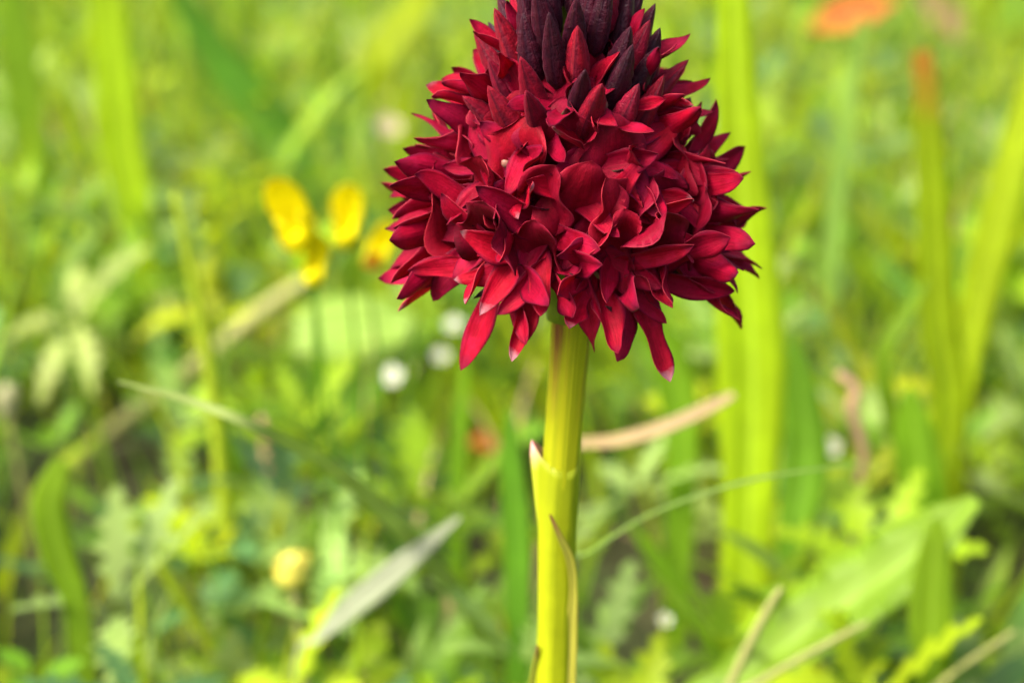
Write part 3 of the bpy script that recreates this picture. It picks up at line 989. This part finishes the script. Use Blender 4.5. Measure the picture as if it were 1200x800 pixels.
stalk('dry_stalk', 'brownish upright stalk behind the grey-green pointed blade', [(322, 680, 15), (318, 600, 14), (312, 520, 12), (306, 488, 6)], M['pinkstem'], y=11)
blade('grass_blade', 'slim yellow-green blade rising behind the pink sheath tip', [(470, 700, 16), (520, 610, 18), (575, 545, 16), (625, 490, 6)], M['lime'], y=9.0)
blade('grass_blade', 'upright green blade just beside the orchid stem', [(608, 700, 30), (606, 620, 34), (600, 540, 28), (596, 480, 8)], M['greenblade'], h=3.2)
blade('grass_blade', 'faint upright blade between the silvery dry blade and the stem', [(540, 780, 20), (535, 650, 24), (538, 530, 22), (545, 420, 8)], M['lime'], y=12)
blade('grass_blade', 'bright blade reaching from the clover towards the drooping florets', [(560, 470, 34), (520, 420, 44), (470, 370, 40), (430, 330, 10)], M['bright'], y=16)
blade('grass_blade', 'pale blade nodding beneath the olive stalk', [(70, 330, 16), (110, 270, 19), (60, 240, 15), (10, 258, 5)], M['greyblade'], h=3.6)
# rounded pale leaf
def oval_leaf(label, px, py, w, h_, mat, depth_h, roll=0.2):
    d = depth_at(px, py, depth_h)
    k = d / F
    c = P(px, py, d)
    path = [(Vector((c.x + 0.2, c.y + 0.3, -0.2)), 0.08), (c + Vector((w * k * 0.45, 0.2, -0.3)), 0.10), (c + Vector((w * k * 0.3, 0.1, 0.0)), h_ * k * 0.75),
            (c, h_ * k), (c + Vector((-w * k * 0.3, -0.1, -0.05)), h_ * k * 0.75), (c + Vector((-w * k * 0.5, -0.1, -0.2)), 0.06)]
    return tag(ribbon('oval_leaf', path, mat, None, roll=roll, fold=0.2, n=26, face=Vector((0.1, -0.5, 0.85))), label, 'leaf')
M['paleleaf'] = leaf_mat('pale_leaf', (0.22, 0.33, 0.06), (0.16, 0.28, 0.03), 0.4, veins=3)
oval_leaf('pale shiny rounded leaf below the yellow trefoil flowers', 410, 385, 165, 85, M['paleleaf'], 3.2)
oval_leaf('pale green oval leaf near the towering yellow-green blade foot', 140, 235, 110, 70, M['greyblade'], 3.2, 0.4)

# --- yellow trefoil flowers: banner, wings and keel on a stalk
def pea_flower(label, px, py, y, length_px, lean, orange_keel):
    c = on_axis_plane(px, py, y)
    k = (c - CAM).dot(FW) / F
    L = length_px * k
    root = thing('trefoil_flower', label, 'flower', Vector((c.x, c.y, 0)), 'yellow trefoil flowers')
    axis = Vector((math.sin(lean), -0.25, math.cos(lean))).normalized()
    side = Vector((1, 0, 0)) - axis * axis.x
    side.normalize()
    fwd = Vector((0, -1, 0))
    r_ = random.Random(int(px))
    base = c - axis * (L * 0.5)
    tube('stalk', [(Vector((c.x, c.y + 0.2, -0.2)), 0.06), (Vector((c.x + 0.1, c.y + 0.1, c.z * 0.5)), 0.05), (base, 0.05)], M['greenblade'], root, n=14, seg=8)
    v, f = lathe([(-0.02, 0.03), (0.06, 0.10), (0.16, 0.12), (0.22, 0.10)], 10)
    mesh_obj('calyx', v, f, M['ygstem'], root, world_m=frame(base, axis, fwd))
    g = petal_geo(L, L * 0.42, 0.6, 0.4, 0.4, 0.25, 0, 0.08, r_, thick=0.02, base_w=0.2)
    mesh_obj('banner', g[0], g[1], M['yellow'], root, uv=g[2], world_m=frame(base + axis * 0.1, axis + fwd * 0.1, fwd))
    for s in (-1, 1):
        g = petal_geo(L * 0.7, L * 0.34, 0.7, 0.4, 0.8, 0.2, 0, 0.05, r_, thick=0.02)
        mesh_obj('wing', g[0], g[1], M['yellow'], root, uv=g[2], world_m=frame(base + axis * 0.1 + side * (0.05 * s) + fwd * 0.08, axis * 0.8 + fwd * 0.7, side * s))
    v, f = lathe([(0, 0.03), (L * 0.2, 0.09), (L * 0.45, 0.10), (L * 0.62, 0.02)], 10)
    mesh_obj('keel', v, f, M['orange'] if orange_keel else M['yellow'], root, world_m=frame(base + axis * 0.1 + fwd * 0.1, axis * 0.5 + fwd * 0.8, axis))
pea_flower('largest yellow trefoil flower standing above the olive stalk', 346, 250, 7, 115, -0.35, False)
pea_flower('yellow trefoil flower hanging lowest beside the olive stalk tip', 371, 304, 7, 74, 0.15, False)
pea_flower('upright yellow trefoil flower between a taller one and an orange-keeled one', 408, 252, 8.5, 95, 0.1, False)
pea_flower('yellow trefoil flower with orange keel closest to the crimson flower head', 444, 286, 9, 74, 0.5, True)

# --- small white flowers
def white_flower(label, px, py, h, dia_px, mat=None, n=5):
    d = depth_at(px, py, h)
    c = P(px, py, d)
    k = d / F
    rad = dia_px * k / 2 * 0.72
    root = thing('white_flower', label, 'flower', Vector((c.x, c.y, 0)), 'small pale flowers in the grass')
    up = Vector((rnd.uniform(-0.3, 0.3), -0.6, 0.8)).normalized()
    tube('stalk', [(Vector((c.x, c.y + 0.3, -0.2)), 0.06), (Vector((c.x, c.y + 0.2, c.z * 0.6)), 0.05), (c - up * 0.02, 0.05)], M['ygstem'], root, n=10, seg=8)
    s = up.cross(Vector((1, 0, 0))).normalized()
    s2 = up.cross(s)
    for i in range(n):
        a = 2 * math.pi * i / n
        dr = s * math.cos(a) + s2 * math.sin(a)
        g = petal_geo(rad, rad * 1.0, 0.7, 0.35, 0.3, 0.1, 0, 0.05, rnd, thick=0.015, nu=7, nv=5)
        mesh_obj('petal', g[0], g[1], mat or M['white'], root, uv=g[2], world_m=frame(c + dr * 0.03, dr + up * 0.35, up))
    v, f = lathe([(-0.03, rad * 0.16), (0.02, rad * 0.24), (0.05, rad * 0.12)], 8)
    mesh_obj('centre', v, f, M['budpale'], root, world_m=frame(c, up, s))
white_flower('tiny white flower in grass under the longest drooping petals', 516, 417, 3.2, 24)
white_flower('larger white flower in the grass beside the tiny white one', 459, 442, 3.2, 34)
white_flower('small white flower touching the tip of the drooping petals', 532, 381, 3.4, 26)
white_flower('white flower low beside the stem leaf', 779, 726, 3.2, 19)
white_flower('whitish flower next to the twisted dry stalk', 972, 524, 2.8, 32)
white_flower('white speck of a flower at the foot of the broad blade', 851, 556, 3.0, 15)
white_flower('pale buff-pink flower blurred behind the upper petals near the trefoil', 455, 150, 4.0, 40, M['pinkwhite'])
# pale seed head at the far edge
def seed_head(label, px, py, y, hpx, wpx, mat, smat):
    c = on_axis_plane(px, py, y)
    k = (c - CAM).dot(FW) / F
    root = thing('seed_head', label, 'seed head', Vector((c.x, c.y, 0)))
    tube('stalk', [(Vector((c.x + 0.15, c.y + 0.2, -0.2)), 0.10), (Vector((c.x + 0.1, c.y + 0.1, c.z * 0.5)), 0.09), (c - Vector((0, 0, hpx * k * 0.45)), 0.08)], smat, root, n=12, seg=8)
    h2, w2 = hpx * k, wpx * k / 2
    v, f = lathe([(-h2 * 0.5, w2 * 0.3), (-h2 * 0.25, w2 * 0.9), (0, w2), (h2 * 0.3, w2 * 0.75), (h2 * 0.5, w2 * 0.2)], 12)
    mesh_obj('head', v, f, mat, root, world_m=frame(c, Vector((0.1, 0, 1)), Vector((0, -1, 0))))
    for i in range(9):
        a = 2 * math.pi * i / 9
        dr = Vector((math.cos(a), math.sin(a), 0))
        g = petal_geo(h2 * 0.75, w2 * 0.7, 0.5, 0.6, 0.5, 0.3, 0, 0.1, rnd, thick=0.012, nu=6, nv=5)
        mesh_obj('scale', g[0], g[1], mat, root, uv=g[2], world_m=frame(c - Vector((0, 0, h2 * 0.3)) + dr * w2 * 0.6, Vector((0, 0, 1)) + dr * 0.4, dr * -1 + Vector((0, 0, 0.3))))
seed_head('pale buff seed head on a thin stalk above the tongue-shaped leaf', 8, 470, 12, 44, 22, M['budbuff'], M['tanstem'])
seed_head('pale yellow round bud on a bluish stalk among the leaves', 343, 668, 6.0, 46, 44, M['budpale'], M['tanstem'])
# dead leaf curls
def dead_leaf(label, px, py, y, lpx, wpx, ang, mat):
    c = on_axis_plane(px, py, y)
    k = (c - CAM).dot(FW) / F
    dx = Vector((math.cos(ang), 0.15, -math.sin(ang))) * (lpx * k / 2)
    w = wpx * k
    path = [(c - dx, 0.03), (c - dx * 0.4 + Vector((0, 0, 0.08)), w), (c + dx * 0.3 + Vector((0, 0, 0.05)), w * 0.9), (c + dx, 0.03)]
    return tag(ribbon('dead_leaf', path, mat, None, roll=0.4, fold=0.6, n=16, ripple=0.1), label, 'dead leaf')
dead_leaf('rust orange dead leaf caught behind the pink sheath tip', 575, 526, 15, 60, 22, 0.35, M['rust'])
dead_leaf('rusty curled dead leaf high among the tall blades', 1000, 18, 36, 110, 40, -0.3, M['rust'])
dead_leaf('brown dead leaf beside the upright blade with withered tip', 1110, 25, 38, 110, 36, 0.7, M['pinkstem'])
dead_leaf('tan dead leaf in the grass below the mid green blade', 70, 245, 26, 90, 20, -0.15, M['pinkstem'])
dead_leaf('reddish dead leaf near the broad towering yellow-green blade', 172, 140, 40, 60, 34, 1.2, M['rust'])
